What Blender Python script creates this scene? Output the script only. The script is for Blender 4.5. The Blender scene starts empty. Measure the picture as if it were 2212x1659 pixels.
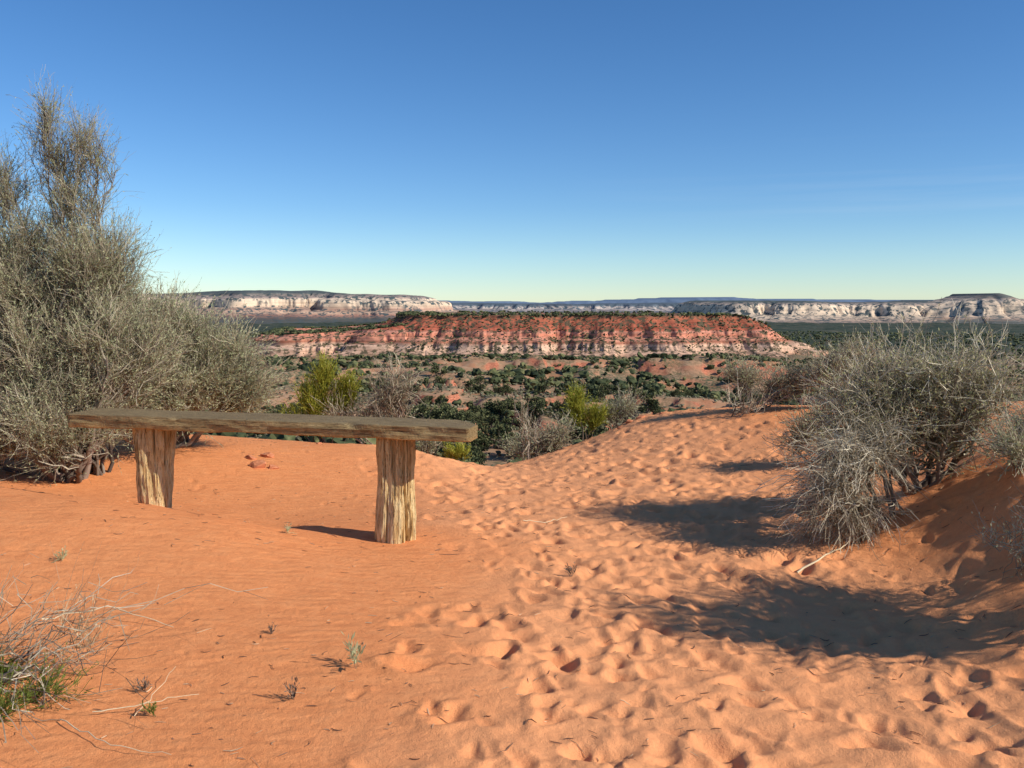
import bpy, bmesh, math
import numpy as np
from mathutils import Vector

scene = bpy.context.scene
col = scene.collection
RNG = np.random.default_rng(7)
EYE = 1.25
F = 2000.0

def at(u, v, dist):
    """world point from image pixel coordinates (u right, v down) and a chosen distance"""
    return np.array([(u-1106)/F*dist, dist, EYE-(v-650)/F*dist])  # image pixel unprojected through the camera to depth dist

# ------------------------------------------------------------------ noise
_T = np.random.default_rng(99).random((256, 256))
def vnoise(x, y, seed=0):
    x = np.asarray(x, float)+seed*17.31; y = np.asarray(y, float)+seed*5.77
    xi = np.floor(x).astype(int); yi = np.floor(y).astype(int)
    fx = x-xi; fy = y-yi
    fx = fx*fx*(3-2*fx); fy = fy*fy*(3-2*fy)
    a = _T[xi & 255, yi & 255]; b = _T[(xi+1) & 255, yi & 255]
    c = _T[xi & 255, (yi+1) & 255]; d = _T[(xi+1) & 255, (yi+1) & 255]
    return (a*(1-fx)+b*fx)*(1-fy)+(c*(1-fx)+d*fx)*fy
def fbm(x, y, octv=4, seed=0):
    s = 0; a = 1; n = 0
    for o in range(octv):
        s = s+a*vnoise(x*2**o, y*2**o, seed+o); n += a; a *= .5
    return s/n*2-1
def sstep(a, b, x):
    t = np.clip((x-a)/(b-a), 0, 1); return t*t*(3-2*t)

# ------------------------------------------------------------------ materials
def new_mat(name):
    m = bpy.data.materials.new(name); m.use_nodes = True
    nt = m.node_tree; nt.nodes.clear()
    out = nt.nodes.new('ShaderNodeOutputMaterial')
    return m, nt, out
class G:
    def __init__(s, nt): s.nt = nt
    def n(s, t, **k):
        nd = s.nt.nodes.new(t)
        for a, b in k.items(): setattr(nd, a, b)
        return nd
    def l(s, a, b): s.nt.links.new(a, b)
    def noise(s, vec, scale, detail=4, rough=.55, sc=None):
        nd = s.n('ShaderNodeTexNoise'); nd.inputs['Scale'].default_value = scale
        nd.inputs['Detail'].default_value = detail; nd.inputs['Roughness'].default_value = rough
        if sc is not None:
            mp = s.n('ShaderNodeMapping'); mp.inputs['Scale'].default_value = sc
            s.l(vec, mp.inputs['Vector']); vec = mp.outputs[0]
        s.l(vec, nd.inputs['Vector']); return nd.outputs['Fac']
    def ramp(s, fac, stops, interp='LINEAR'):
        nd = s.n('ShaderNodeValToRGB'); cr = nd.color_ramp; cr.interpolation = interp
        while len(cr.elements) < len(stops): cr.elements.new(.5)
        for e, (p, c) in zip(cr.elements, stops):
            e.position = p; e.color = (*c, 1) if len(c) == 3 else c
        s.l(fac, nd.inputs[0]); return nd.outputs[0]
    def mix(s, fac, a, b, mode='MIX'):
        nd = s.n('ShaderNodeMix', data_type='RGBA', blend_type=mode)
        for sock, v in ((nd.inputs[0], fac), (nd.inputs[6], a), (nd.inputs[7], b)):
            if hasattr(v, 'is_output') or hasattr(v, 'links'): s.l(v, sock)
            elif isinstance(v, (int, float)): sock.default_value = v
            else: sock.default_value = (*v, 1)
        return nd.outputs[2]
    def math(s, op, a, b=0.0, clamp=False):
        nd = s.n('ShaderNodeMath', operation=op); nd.use_clamp = clamp
        for sock, v in ((nd.inputs[0], a), (nd.inputs[1], b)):
            if isinstance(v, (int, float)): sock.default_value = v
            else: s.l(v, sock)
        return nd.outputs[0]
    def bump(s, h, strength, dist):
        nd = s.n('ShaderNodeBump'); nd.inputs['Strength'].default_value = strength
        nd.inputs['Distance'].default_value = dist; s.l(h, nd.inputs['Height']); return nd
    def bsdf(s, out, color, rough=.9, bump=None):
        b = s.n('ShaderNodeBsdfPrincipled'); b.inputs['Roughness'].default_value = rough
        b.inputs['Specular IOR Level'].default_value = .12
        if isinstance(color, tuple): b.inputs['Base Color'].default_value = (*color, 1)
        else: s.l(color, b.inputs['Base Color'])
        if bump: s.l(bump.outputs[0], b.inputs['Normal'])
        s.l(b.outputs[0], out.inputs[0]); return b

def attr(g, name):
    a = g.n('ShaderNodeAttribute'); a.attribute_name = name; return a.outputs['Fac']

def mat_tint(name, stops, trans=0.0, rough=.85, nscale=60):
    m, nt, out = new_mat(name); g = G(nt)
    pos = g.n('ShaderNodeNewGeometry').outputs['Position']
    n = g.noise(pos, nscale, 2)
    f = g.math('ADD', attr(g, 'tint'), g.math('MULTIPLY', g.math('SUBTRACT', n, .5), .4), True)
    c = g.ramp(f, stops)
    if trans > 0:
        d = g.n('ShaderNodeBsdfDiffuse'); t = g.n('ShaderNodeBsdfTranslucent'); mx = g.n('ShaderNodeMixShader')
        mx.inputs[0].default_value = trans
        g.l(c, d.inputs[0]); g.l(c, t.inputs[0]); g.l(d.outputs[0], mx.inputs[1]); g.l(t.outputs[0], mx.inputs[2])
        g.l(mx.outputs[0], out.inputs[0])
    else:
        g.bsdf(out, c, rough)
    return m

# ------------------------------------------------------------------ mesh helpers
def mesh_np(name, V, Q, mats=(), tint=None, smooth=False, attrs=None, matidx=None):
    me = bpy.data.meshes.new(name)
    V = np.asarray(V, np.float32); Q = np.asarray(Q, np.int32); k = Q.shape[1]
    me.vertices.add(len(V)); me.vertices.foreach_set('co', V.ravel())
    me.loops.add(Q.size); me.loops.foreach_set('vertex_index', Q.ravel())
    me.polygons.add(len(Q))
    me.polygons.foreach_set('loop_start', np.arange(0, Q.size, k, dtype=np.int32))
    me.polygons.foreach_set('loop_total', np.full(len(Q), k, np.int32))
    me.polygons.foreach_set('use_smooth', np.full(len(Q), smooth, bool))
    for m in mats: me.materials.append(m)
    if matidx is not None: me.polygons.foreach_set('material_index', np.asarray(matidx, np.int32))
    if tint is not None:
        a = me.attributes.new('tint', 'FLOAT', 'POINT'); a.data.foreach_set('value', np.asarray(tint, np.float32))
    for kx, v in (attrs or {}).items():
        a = me.attributes.new(kx, 'FLOAT', 'POINT'); a.data.foreach_set('value', np.asarray(v, np.float32))
    me.update(calc_edges=True); me.validate()
    return me
def add_obj(name, me, parent=None, **props):
    o = bpy.data.objects.new(name, me); col.objects.link(o)
    if parent is not None: o.parent = parent
    for k, v in props.items(): o[k] = v
    return o
def nrm(v): return v/np.maximum(np.linalg.norm(v, axis=-1, keepdims=True), 1e-9)

class Acc:
    def __init__(s): s.V = []; s.Q = []; s.T = []; s.n = 0
    def add(s, V, Q, T): s.V.append(V); s.Q.append(Q+s.n); s.T.append(T); s.n += len(V)
    def tubes(s, P, R, tint, sides=3, rng=RNG):
        N, K, _ = P.shape
        if N == 0: return
        t = nrm(np.gradient(P, axis=1)); ref = nrm(rng.normal(size=(N, 1, 3)))
        u = nrm(np.cross(t, ref)); w = np.cross(t, u)
        if sides == 2:
            ring = np.stack([P-u*R[..., None], P+u*R[..., None]], 2); S = 2
        else:
            a = np.arange(sides)/sides*2*np.pi; S = sides
            ring = P[:, :, None]+R[:, :, None, None]*(np.cos(a)[None, None, :, None]*u[:, :, None]+np.sin(a)[None, None, :, None]*w[:, :, None])
        V = ring.reshape(-1, 3); idx = np.arange(N*K*S).reshape(N, K, S)
        ss = range(1) if sides == 2 else range(S)
        Q = np.concatenate([np.stack([idx[:, :-1, i], idx[:, :-1, (i+1) % S], idx[:, 1:, (i+1) % S], idx[:, 1:, i]], -1).reshape(-1, 4) for i in ss])
        s.add(V, Q, np.repeat(tint, K*S))
    def leaves(s, P, D, L, W, tint, rng=RNG):
        N = len(P)
        if N == 0: return
        side = nrm(np.cross(D, rng.normal(size=(N, 3))))
        L = L[:, None]; W = W[:, None]
        V = np.stack([P, P+D*L*.5+side*W, P+D*L, P+D*L*.5-side*W], 1).reshape(-1, 3)
        s.add(V, np.arange(N*4).reshape(N, 4), np.repeat(tint, 4))
    def mesh(s, name, mats, smooth=False):
        return mesh_np(name, np.concatenate(s.V), np.concatenate(s.Q), mats, np.concatenate(s.T), smooth)

# ------------------------------------------------------------------ terrain function
CP = np.array([
 (-1.6,2.3,.03),(-1.4,2.9,.03),(0,2.5,0),(1.2,2.5,-.02),(1.75,2.3,.02),(1.80,3.4,.01),(1.92,3.95,.04),
 (-2.0,4.2,.11),(-2.8,4.8,.20),(-2.95,5.15,.22),(-2.35,5.0,.19),(-1.95,4.95,.158),(-1.5,4.85,.112),(-1.1,4.85,.04),(-.75,4.7,.01),(-2.01,5.2,.105),
 (-.59,4.8,.01),(-1.1,5.3,-.03),(-1.5,5.2,-.02),(-1.5,5.5,-.06),(-1.95,5.4,.03),(-2.05,5.7,-.03),(-2.4,5.45,.06),(-2.45,5.8,-.01),(-2.95,5.65,.09),(-3.0,6.0,.02),(-.3,6,-.08),(.5,5,-.03),(.6,6.5,-.08),(0,7.5,-.15),(1,4,-.03),(.6,3.2,-.02),
 (.5,8,-.12),(-.2,8.5,-.2),(-1.5,7,.0),(-1.7,8,.08),(-3.2,6.9,.06),(-3.2,8,.15),(-4.5,6,.2),(-5,8,.3),(-5,4,.3),(-4,2,.2),
 (-.9,8,.03),(-2.4,7,.07),(1.5,8,.0),(1.47,10,.12),(2.67,10,.19),(2.3,7.5,.08),(.92,9.5,-.05),(1.46,4.6,0),(1.6,6,0),(2,6.6,0),
 (2.35,5.5,.17),(2.45,4.25,.40),(2.0,4.4,.09),(2.22,3.95,.22),(2.5,3.8,.42),(2.9,5,.5),(3,4,.64),(2.6,3.3,.46),(2.2,3.3,.22),(2.3,2.6,.24),(4,4,.78),(4,6,.5),(3.5,8,.3),(4.5,9,.3),
 (7,4,.7),(7,8,.5),(6,2,.6),(0,.8,0),(-2,1,.05),(2.2,1,.15),(-7,6,.4),(-7,2,.4),(4,10,.25),(-1,10.5,0),(1,11,0),(-4,10.5,.2),(-1,3.5,.03),(-.2,4,-.01)])
def tps_fit(P, lam=.0004):
    n = len(P); d = np.linalg.norm(P[:, None, :2]-P[None, :, :2], axis=2)
    K = np.where(d > 0, d*d*np.log(d+1e-12), 0)+lam*np.eye(n)
    A = np.zeros((n+3, n+3)); A[:n, :n] = K; A[:n, n] = 1; A[:n, n+1:] = P[:, :2]; A[n, :n] = 1; A[n+1:, :n] = P[:, :2].T
    return np.linalg.solve(A, np.r_[P[:, 2], 0, 0, 0])
W = tps_fit(CP)
gx = np.arange(-8, 8.01, .1); gy = np.arange(0, 14.01, .1)
GX, GY = np.meshgrid(gx, gy, indexing='ij')
cx = np.clip(GX, -7.5, 7.5); cy = np.clip(GY, .8, 11)
D = np.sqrt((cx.ravel()[:, None]-CP[None, :, 0])**2+(cy.ravel()[:, None]-CP[None, :, 1])**2)
TP = (np.where(D > 0, D*D*np.log(D+1e-12), 0)@W[:-3]+W[-3]+W[-2]*cx.ravel()+W[-1]*cy.ravel()).reshape(GX.shape)
def samp(H, x, y, x0, y0, st):
    fx = np.clip((x-x0)/st, 0, H.shape[0]-1.001); fy = np.clip((y-y0)/st, 0, H.shape[1]-1.001)
    i = fx.astype(int); j = fy.astype(int); a = fx-i; b = fy-j
    return (H[i, j]*(1-a)+H[i+1, j]*a)*(1-b)+(H[i, j+1]*(1-a)+H[i+1, j+1]*a)*b
ST = .0125
hx = np.arange(-8, 8.001, ST); hy = np.arange(0, 14.001, ST)
HX, HY = np.meshgrid(hx, hy, indexing='ij')
H = samp(TP, HX, HY, -8, 0, .1)
def path_w(x, y):
    c = np.interp(y, [0, 2.5, 4, 6, 8, 10, 14], [1.0, .95, .7, .55, .2, .2, .2])
    left = np.interp(y, [0, 2.5, 4, 6, 8, 14], [1.3, 1.25, .95, 1.2, 1.6, 1.6])
    right = np.interp(y, [0, 2.5, 4, 6, 8, 14], [1.6, 1.3, 1.3, 1.8, 2.4, 2.4])
    d = np.where(x < c, (c-x)/left, (x-c)/right)
    return 1-sstep(.45, 1.25, d+.35*fbm(x*1.3, y*1.3, 3, 5))
PW = path_w(HX, HY)
H += .006*fbm(HX*2.5, HY*2.5, 3, 1)+PW*(.012*fbm(HX*4, HY*4, 3, 3)+.010*fbm(HX*9, HY*9, 3, 9)+.004*fbm(HX*22, HY*22, 2, 19))
H += (1-PW)*(.004*fbm(HX*6, HY*9, 3, 8)+.0026*fbm(HX*6, HY*24+2.5*fbm(HX*2, HY*2, 2, 4), 2, 28))
H += sstep(1.7, 2.3, HX)*(1-sstep(5.5, 6.5, HY))*(.045*fbm(HX*2.6, HY*2.6, 3, 44)+.012*fbm(HX*12, HY*12, 3, 45))
crg = np.random.default_rng(21)
def crater(x, y, a, b, ang, dep):
    R = 1.9*max(a, b); i0, i1 = int((x-R+8)/ST), int((x+R+8)/ST)+1; j0, j1 = int((y-R)/ST), int((y+R)/ST)+1
    if i0 < 0 or j0 < 0 or i1 >= H.shape[0] or j1 >= H.shape[1]: return
    dx = HX[i0:i1, j0:j1]-x; dy = HY[i0:i1, j0:j1]-y
    u = (dx*math.cos(ang)+dy*math.sin(ang))/a; v = (-dx*math.sin(ang)+dy*math.cos(ang))/b
    q = np.sqrt(u*u+v*v)*(1+.20*np.sin(3*np.arctan2(v, u)+x*9))
    H[i0:i1, j0:j1] += dep*(-(1-sstep(.15, 1.1, q))*(1+.5*u)+.30*np.exp(-((q-1.2)/.3)**2)*(1-.6*u))
n = 0
while n < 2100:
    x = crg.uniform(-3.5, 4); y = 1.2+9.5*crg.random()**1.15
    w = float(path_w(np.array(x), np.array(y)))
    if crg.random() > w: continue
    s = crg.uniform(.5, 1.2); crater(x, y, .080*s, .052*s*crg.uniform(.7, 1.2), crg.uniform(0, 6.3), crg.uniform(.007, .021)*s); n += 1
for k in range(140):
    x = crg.uniform(-4, 3); y = crg.uniform(1.5, 8); s = crg.uniform(.4, .9)
    crater(x, y, .075*s, .04*s, crg.uniform(0, 6.3), crg.uniform(.003, .010))
def E_(x): return np.interp(x, [-8, -3, -.9, -.2, .5, 1.47, 2.7, 4, 8], [8.8, 8.7, 8.6, 8.9, 9.5, 10.3, 10.5, 9.8, 9.3])
RR = np.log([1, 10, 30, 60, 100, 150, 200, 300, 400, 600, 800, 1000, 1200, 2000, 4000, 6500, 15000])
ZZ = [-3, -5, -10, -15, -19, -23, -27, -34.5, -41, -51, -61, -70, -79, -82, -106, -134, -190]
LEDGES = [(57, 335, 34, 6), (38, 300, 12, 4.5), (-2, 290, 10, 4.5), (-118, 470, 30, 6), (14, 620, 55, 8), (110, 420, 34, 5), (-34, 400, 18, 4), (85, 560, 55, 7), (-60, 250, 14, 4), (22, 205, 9, 3), (5, 165, 6, 2), (-90, 700, 60, 8), (190, 700, 70, 8)]
def valley(x, y):
    r = np.sqrt(x*x+y*y); z = np.interp(np.log(np.maximum(r, 1)), RR, ZZ)
    a = np.clip((r-60)*.028, 0, 14)*(1-sstep(1000, 1500, r)*.8)
    z = z+a*fbm(x/85, y/85, 4, 11)*1.5+np.clip(r*.010, 0, 3.6)*fbm(x/24, y/24, 3, 12)
    wob = 3*fbm(x/45, y/45, 3, 15)
    stp = 6.0; k = (z+wob)/stp; fl = np.floor(k); fr = k-fl
    tz = (fl+sstep(.80, .85, fr)*.62+fr*.38)*stp-wob
    w = sstep(90, 150, r)*(1-sstep(650, 950, r))*sstep(-.15, .15, fbm(x/110, y/110, 2, 16)+.12)
    z = z*(1-w)+tz*w
    for (lx, ly, lw, lh) in LEDGES:
        d = y-ly+9*fbm(x/14+lx, y*0+ly, 4, 18)+((x-lx)/lw)**2*8
        mk = np.exp(-((x-lx)/lw)**4)*(np.abs(d) < 90)
        z = z+lh*mk*(.55*sstep(0, 2.5, d)+.45*sstep(7, 9.5, d))*(1-sstep(12, 80, d))
    return z
def ground_z(x, y):
    x = np.asarray(x, float); y = np.asarray(y, float)
    zn = samp(H, x, y, -8, 0, ST); d = y-E_(x)
    drop = .24*np.where(d > 20, d*2, np.log1p(np.exp(np.clip(d/.5, -30, 30))))
    drop = np.where(d > 15, .24*d*2, drop)
    return np.maximum(zn-drop, valley(x, y))
def gz(x, y): return float(ground_z(np.array([x]), np.array([y]))[0])

# ------------------------------------------------------------------ ground mesh
ang = np.radians(np.linspace(-52, 52, 900))
r1 = np.exp(np.arange(math.log(.9), math.log(13), .0040)); r2 = np.exp(np.arange(math.log(13.05), math.log(14500), .007))
rad = np.r_[r1, r2]
A_, R_ = np.meshgrid(ang, rad, indexing='ij')
X = np.sin(A_)*R_; Y = np.cos(A_)*R_; Z = ground_z(X, Y)
idx = np.arange(X.size).reshape(X.shape)
Q = np.stack([idx[:-1, :-1], idx[:-1, 1:], idx[1:, 1:], idx[1:, :-1]], -1).reshape(-1, 4)[:, ::-1]
veg = sstep(-.35, .2, fbm(X/35, Y/35, 4, 31)+.05)*sstep(14, 60, R_)
veg = np.maximum(veg, sstep(1100, 1600, R_))
PWv = samp(PW, X, Y, -8, 0, ST)*(R_ < 13)

m, nt, out = new_mat('red_sand_ground'); g = G(nt)
pos = g.n('ShaderNodeNewGeometry').outputs['Position']
nrmz = g.n('ShaderNodeSeparateXYZ'); g.l(g.n('ShaderNodeNewGeometry').outputs['Normal'], nrmz.inputs[0])
n1 = g.noise(pos, .9, 5); n2 = g.noise(pos, 14, 5, .65); n3 = g.noise(pos, 260, 3, .7)
sand = g.ramp(n1, [(.3, (.76, .262, .090)), (.7, (.86, .335, .125))])
sand = g.mix(.5, sand, g.ramp(n2, [(.3, (.64, .20, .068)), (.5, (.83, .305, .11)), (.72, (.90, .39, .16))]))
sand = g.mix(.32, sand, g.ramp(n3, [(.3, (.44, .13, .045)), (.6, (.92, .37, .145))]))
path = attr(g, 'path')
sand = g.mix(g.math('MULTIPLY', path, .5), sand, (.90, .43, .205))
spk = g.ramp(g.noise(pos, 95, 2, .6), [(.66, (0, 0, 0)), (.72, (1, 1, 1))])
sand = g.mix(g.math('MULTIPLY', spk, .3), sand, (.34, .12, .055))
v1 = g.noise(pos, .05, 5, .6); v2 = g.noise(pos, .55, 5, .7)
soil = g.ramp(v1, [(.35, (.40, .17, .085)), (.5, (.44, .27, .16)), (.68, (.50, .24, .13))])
scrub = g.ramp(v2, [(.4, (.08, .09, .045)), (.6, (.22, .19, .11))])
far = g.mix(attr(g, 'veg'), soil, g.mix(g.ramp(v2, [(.46, (0, 0, 0)), (.60, (1, 1, 1))]), scrub, soil))
rock = g.ramp(g.noise(pos, .8, 4, .6, (1, 1, 5)), [(.35, (.28, .08, .045)), (.6, (.60, .23, .13))])
steep = g.ramp(nrmz.outputs[2], [(.82, (1, 1, 1)), (.92, (0, 0, 0))])
far = g.mix(steep, far, rock)
w_far = g.ramp(g.noise(pos, .012, 6, .75), [(.38, (.028, .042, .026)), (.5, (.05, .064, .04)), (.68, (.13, .11, .075))])
far = g.mix(attr(g, 'plain'), far, w_far)
color = g.mix(attr(g, 'away'), sand, far)
wv = g.n('ShaderNodeTexWave', wave_type='BANDS', bands_direction='Y'); wv.inputs['Scale'].default_value = 4.8
wv.inputs['Distortion'].default_value = 11; wv.inputs['Detail'].default_value = 4; wv.inputs['Detail Scale'].default_value = .8
g.l(pos, wv.inputs['Vector'])
hh = g.math('ADD', g.math('MULTIPLY', wv.outputs['Fac'], g.math('MULTIPLY', g.math('SUBTRACT', 1.0, path), .4)), g.math('MULTIPLY', n3, .6))
hh = g.math('ADD', hh, g.math('MULTIPLY', g.noise(pos, 45, 4, .6), 1.1))
g.bsdf(out, color, .95, g.bump(hh, .7, .009))
away = sstep(.5, 5, Y-E_(X)); away = np.maximum(away, sstep(13, 30, R_))
me = mesh_np('ground', np.stack([X, Y, Z], -1).reshape(-1, 3), Q, [m], None, True,
    {'veg': veg.ravel(), 'path': PWv.ravel(), 'away': away.ravel(), 'plain': sstep(1200, 1900, R_).ravel()})
add_obj('ground', me, kind='structure', label='rippled orange red desert sand dropping into a wooded valley')

# ------------------------------------------------------------------ mesas and cliffs
def strata_mat(name, z0, z1, stops, streak, speck=None, speck_scale=.15, wob=.05, sscale=.02, layer=.7):
    m, nt, out = new_mat(name); g = G(nt)
    geo = g.n('ShaderNodeNewGeometry'); pos = geo.outputs['Position']
    sp = g.n('ShaderNodeSeparateXYZ'); g.l(pos, sp.inputs[0])
    f = g.math('DIVIDE', g.math('SUBTRACT', sp.outputs[2], float(z0)), float(z1-z0))
    f = g.math('ADD', f, g.math('MULTIPLY', g.math('SUBTRACT', g.noise(pos, sscale, 4, .6), .5), wob))
    c = g.ramp(f, stops)
    st = g.noise(pos, sscale*3, 5, .7, (1, 1, .4))
    c = g.mix(streak, c, g.ramp(st, [(.3, (.45, .38, .36)), (.5, (.95, .95, .95)), (.7, (1.25, 1.2, 1.15))]), 'MULTIPLY')
    lay = g.noise(pos, sscale*2, 4, .65, (.2, .2, 9))
    c = g.mix(layer, c, g.ramp(lay, [(.38, (.58, .50, .47)), (.5, (.98, .95, .93)), (.62, (1.25, 1.15, 1.1))]), 'MULTIPLY')
    if speck:
        nz = g.n('ShaderNodeSeparateXYZ'); g.l(geo.outputs['Normal'], nz.inputs[0])
        fl = g.ramp(nz.outputs[2], [(.25, (0, 0, 0)), (.55, (1, 1, 1))])
        s = g.ramp(g.noise(pos, speck_scale, 3, .7), [(.49, (0, 0, 0)), (.56, (1, 1, 1))])
        c = g.mix(g.math('MULTIPLY', fl, s), c, speck)
    g.bsdf(out, c, .95); return m

def ribbon(name, label, pts, prof, mat, N=900, seed=1, rim=8, rimf=1/60, gully=.35, gf=1/40, butt=2.0, bf=1/12, zj=0, rows=70):
    pts = np.array(pts, float); d = np.r_[0, np.cumsum(np.linalg.norm(np.diff(pts[:, :2], axis=0), axis=1))]
    s = np.linspace(0, d[-1], N); P = np.stack([np.interp(s, d, pts[:, i]) for i in range(pts.shape[1])], 1)
    k = max(3, N//40); ker = np.hanning(k+2)[1:-1]; ker /= ker.sum()
    for i in range(P.shape[1]): P[:, i] = np.convolve(np.pad(P[:, i], (k, k), 'edge'), ker, 'same')[k:-k]
    t = nrm(np.gradient(P[:, :2], axis=0)); nn = np.stack([t[:, 1], -t[:, 0]], 1)
    prof = np.array(prof, float); pd = np.r_[0, np.cumsum(np.abs(np.diff(prof[:, 0]))*.5+np.abs(np.diff(prof[:, 1])))]
    q = np.linspace(0, pd[-1], rows); po = np.interp(q, pd, prof[:, 0]); pz = np.interp(q, pd, prof[:, 1])
    S, O = np.meshgrid(s, po, indexing='ij'); _, PZ = np.meshgrid(s, pz, indexing='ij')
    Om = po.max()
    rj = rim*fbm(S*rimf, S*0+seed*3.1, 4, seed)*1.6
    rid = 1-np.abs(fbm(S*gf, O*.2/Om+seed, 4, seed+3))*2.2
    out_ = O*(1+gully*rid*np.minimum(1, O/Om*3)) + rj + butt*fbm(S*bf, PZ*bf*.35, 4, seed+7)*np.minimum(1, O/Om*8+.1)
    zz = PZ+(P[:, 2:3] if P.shape[1] > 2 else 0)*(1-O/Om)+zj*fbm(S*gf*2, O/Om*2, 3, seed+9)
    VX = P[:, 0:1]+nn[:, 0:1]*out_; VY = P[:, 1:2]+nn[:, 1:2]*out_
    cen = P[:, :2].mean(0); cen[1] = P[:, 1].max()
    tops = []
    for f in (.04, .15, .4, 1.0):
        tops.append(np.stack([VX[:, 0]*(1-f)+(cen[0]*.3+VX[:, 0]*.7)*f, VY[:, 0]*(1-f)+cen[1]*f, zz[:, 0]], -1))
    body = np.stack([VX, VY, zz], -1)
    allv = np.concatenate([np.stack(tops[::-1], 1), body], 1)
    n2, k2 = allv.shape[:2]; idx = np.arange(n2*k2).reshape(n2, k2)
    Q = np.stack([idx[:-1, :-1], idx[:-1, 1:], idx[1:, 1:], idx[1:, :-1]], -1).reshape(-1, 4)
    me = mesh_np(name, allv.reshape(-1, 3), Q, [mat], None, True)
    add_obj(name, me, kind='structure', label=label)
    return allv

red = strata_mat('red_mesa_rock', -92, -20, [(0, (.40, .22, .14)), (.16, (.48, .28, .18)), (.28, (.64, .42, .29)), (.40, (.66, .44, .31)), (.46, (.38, .15, .09)),
    (.52, (.64, .30, .20)), (.60, (.62, .24, .15)), (.66, (.62, .29, .20)), (.70, (.42, .12, .07)), (.9, (.44, .135, .075)), (.97, (.36, .14, .08)), (1, (.12, .1, .06))], .5, (.11, .085, .05), .11, .12, .02, .7)
mesa = ribbon('mesa', 'flat topped red sandstone mesa with pale lower cliffs',
    [(-190, 1750, 0), (-178, 1450, 0), (-150, 1408, 0), (-60, 1392, 0), (60, 1400, 0), (180, 1385, 0), (300, 1400, 0), (360, 1415, -1), (395, 1425, -14), (425, 1440, -30), (450, 1500, -42), (470, 1750, -48)],
    [(0, -21), (2, -25), (30, -41), (33, -45), (35, -52), (48, -56), (52, -58), (55, -64), (59, -70), (85, -79), (130, -95)], red, 1700, 2, 12, 1/70, .34, 1/55, 9, 1/18, 2.4, 100)
terr = ribbon('lower_mesa', 'low red rock terrace covered in dark junipers',
    [(-440, 1800, -8), (-400, 1480, -8), (-372, 1420, -7), (-330, 1385, -5), (-285, 1395, -1), (-240, 1400, 1), (-205, 1375, 5), (-165, 1395, 9), (-120, 1400, 12), (-60, 1480, 12)],
    [(0, -45), (3, -48), (16, -53), (18, -62), (30, -66), (34, -74), (60, -84), (90, -95)], red, 800, 5, 14, 1/50, .4, 1/40, 9, 1/16, 3, 60)
white = strata_mat('white_cliff_rock', -140, 75, [(0, (.055, .07, .065)), (.16, (.13, .12, .10)), (.25, (.40, .21, .15)), (.34, (.62, .43, .30)), (.41, (.44, .27, .20)), (.52, (.72, .55, .39)),
    (.70, (.78, .62, .45)), (.75, (.42, .32, .27)), (.83, (.27, .23, .20)), (.9, (.10, .12, .12)), (1, (.09, .11, .12))], .3, (.08, .10, .10), .03, .10, .004, .5)  # wooded cap tones tinted bluish to paint in aerial haze
wl = ribbon('white_cliffs', 'long plateau of white and pink sandstone cliffs',
    [(-5200, 7000, 0), (-4200, 6300, 10), (-3000, 6100, -10), (-2300, 5950, -20), (-1900, 6050, 0), (-1700, 5900, 3), (-1300, 6050, 4), (-1050, 5900, -22), (-760, 5950, -25), (-665, 6050, -28), (-640, 6500, -30), (-620, 7200, -30)],
    [(0, 66), (60, 48), (75, 30), (150, 20), (165, 5), (180, -40), (260, -55), (280, -72), (420, -95), (800, -125), (1100, -160)], white, 1800, 11, 70, 1/500, .35, 1/260, 60, 1/90, 6, 80)
white2 = strata_mat('pale_cliff_rock', -150, 15, [(0, (.055, .07, .065)), (.10, (.14, .14, .12)), (.16, (.44, .31, .23)), (.3, (.68, .53, .38)), (.72, (.78, .62, .45)), (.80, (.46, .36, .29)), (.88, (.11, .13, .12)), (1, (.09, .11, .12))], .35, (.08, .10, .10), .03, .12, .004, .4)  # cap and scrub colours carry a painted bluish haze tint
wr = ribbon('pale_cliffs', 'line of pale sandstone cliffs below a wooded rim',
    [(1400, 7300, 0), (1380, 6300, -4), (1440, 6000, 0), (1700, 6050, 4), (1900, 5950, -2), (2200, 6100, -12), (2450, 5950, -14), (2750, 6050, -10), (3100, 5950, 0), (3600, 6050, 0), (4600, 6400, 0), (5400, 7000, 0)],
    [(0, 2), (50, -8), (90, -22), (110, -60), (125, -85), (220, -100), (300, -118), (700, -135), (1000, -165)], white2, 1500, 17, 70, 1/420, .35, 1/240, 70, 1/80, 6, 70)
white3 = strata_mat('pale_butte_rock', -140, 45, [(0, (.055, .07, .065)), (.10, (.14, .14, .12)), (.16, (.44, .31, .23)), (.3, (.68, .53, .38)), (.74, (.78, .62, .45)), (.84, (.44, .35, .28)), (.93, (.22, .19, .16)), (1, (.12, .13, .12))], .5, (.16, .16, .14), .02, .2, .005, .5)
bt = ribbon('domed_butte', 'domed pale butte with a dark wooded cap',
    [(2560, 6400, -75), (2680, 6050, -65), (2800, 5880, -46), (2890, 5810, -30), (2960, 5780, -10), (3020, 5770, 4), (3080, 5780, 2), (3140, 5810, -16), (3220, 5860, -34), (3320, 5920, -36), (3450, 6000, -42), (3700, 6400, -75)],
    [(0, 42), (20, 38), (70, 22), (120, 0), (150, -20), (180, -66), (280, -92), (480, -130), (700, -160)], white3, 900, 23, 16, 1/200, .5, 1/120, 50, 1/70, 12, 60)
mid = strata_mat('hazy_plateau_rock', -160, -10, [(0, (.07, .09, .10)), (.35, (.10, .12, .13)), (.5, (.42, .36, .33)), (.7, (.54, .47, .41)), (.78, (.12, .15, .18)), (1, (.12, .16, .20))], .45, (.09, .12, .14), .02, .2, .003)  # aerial haze painted in as blue-grey base colours
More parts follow.
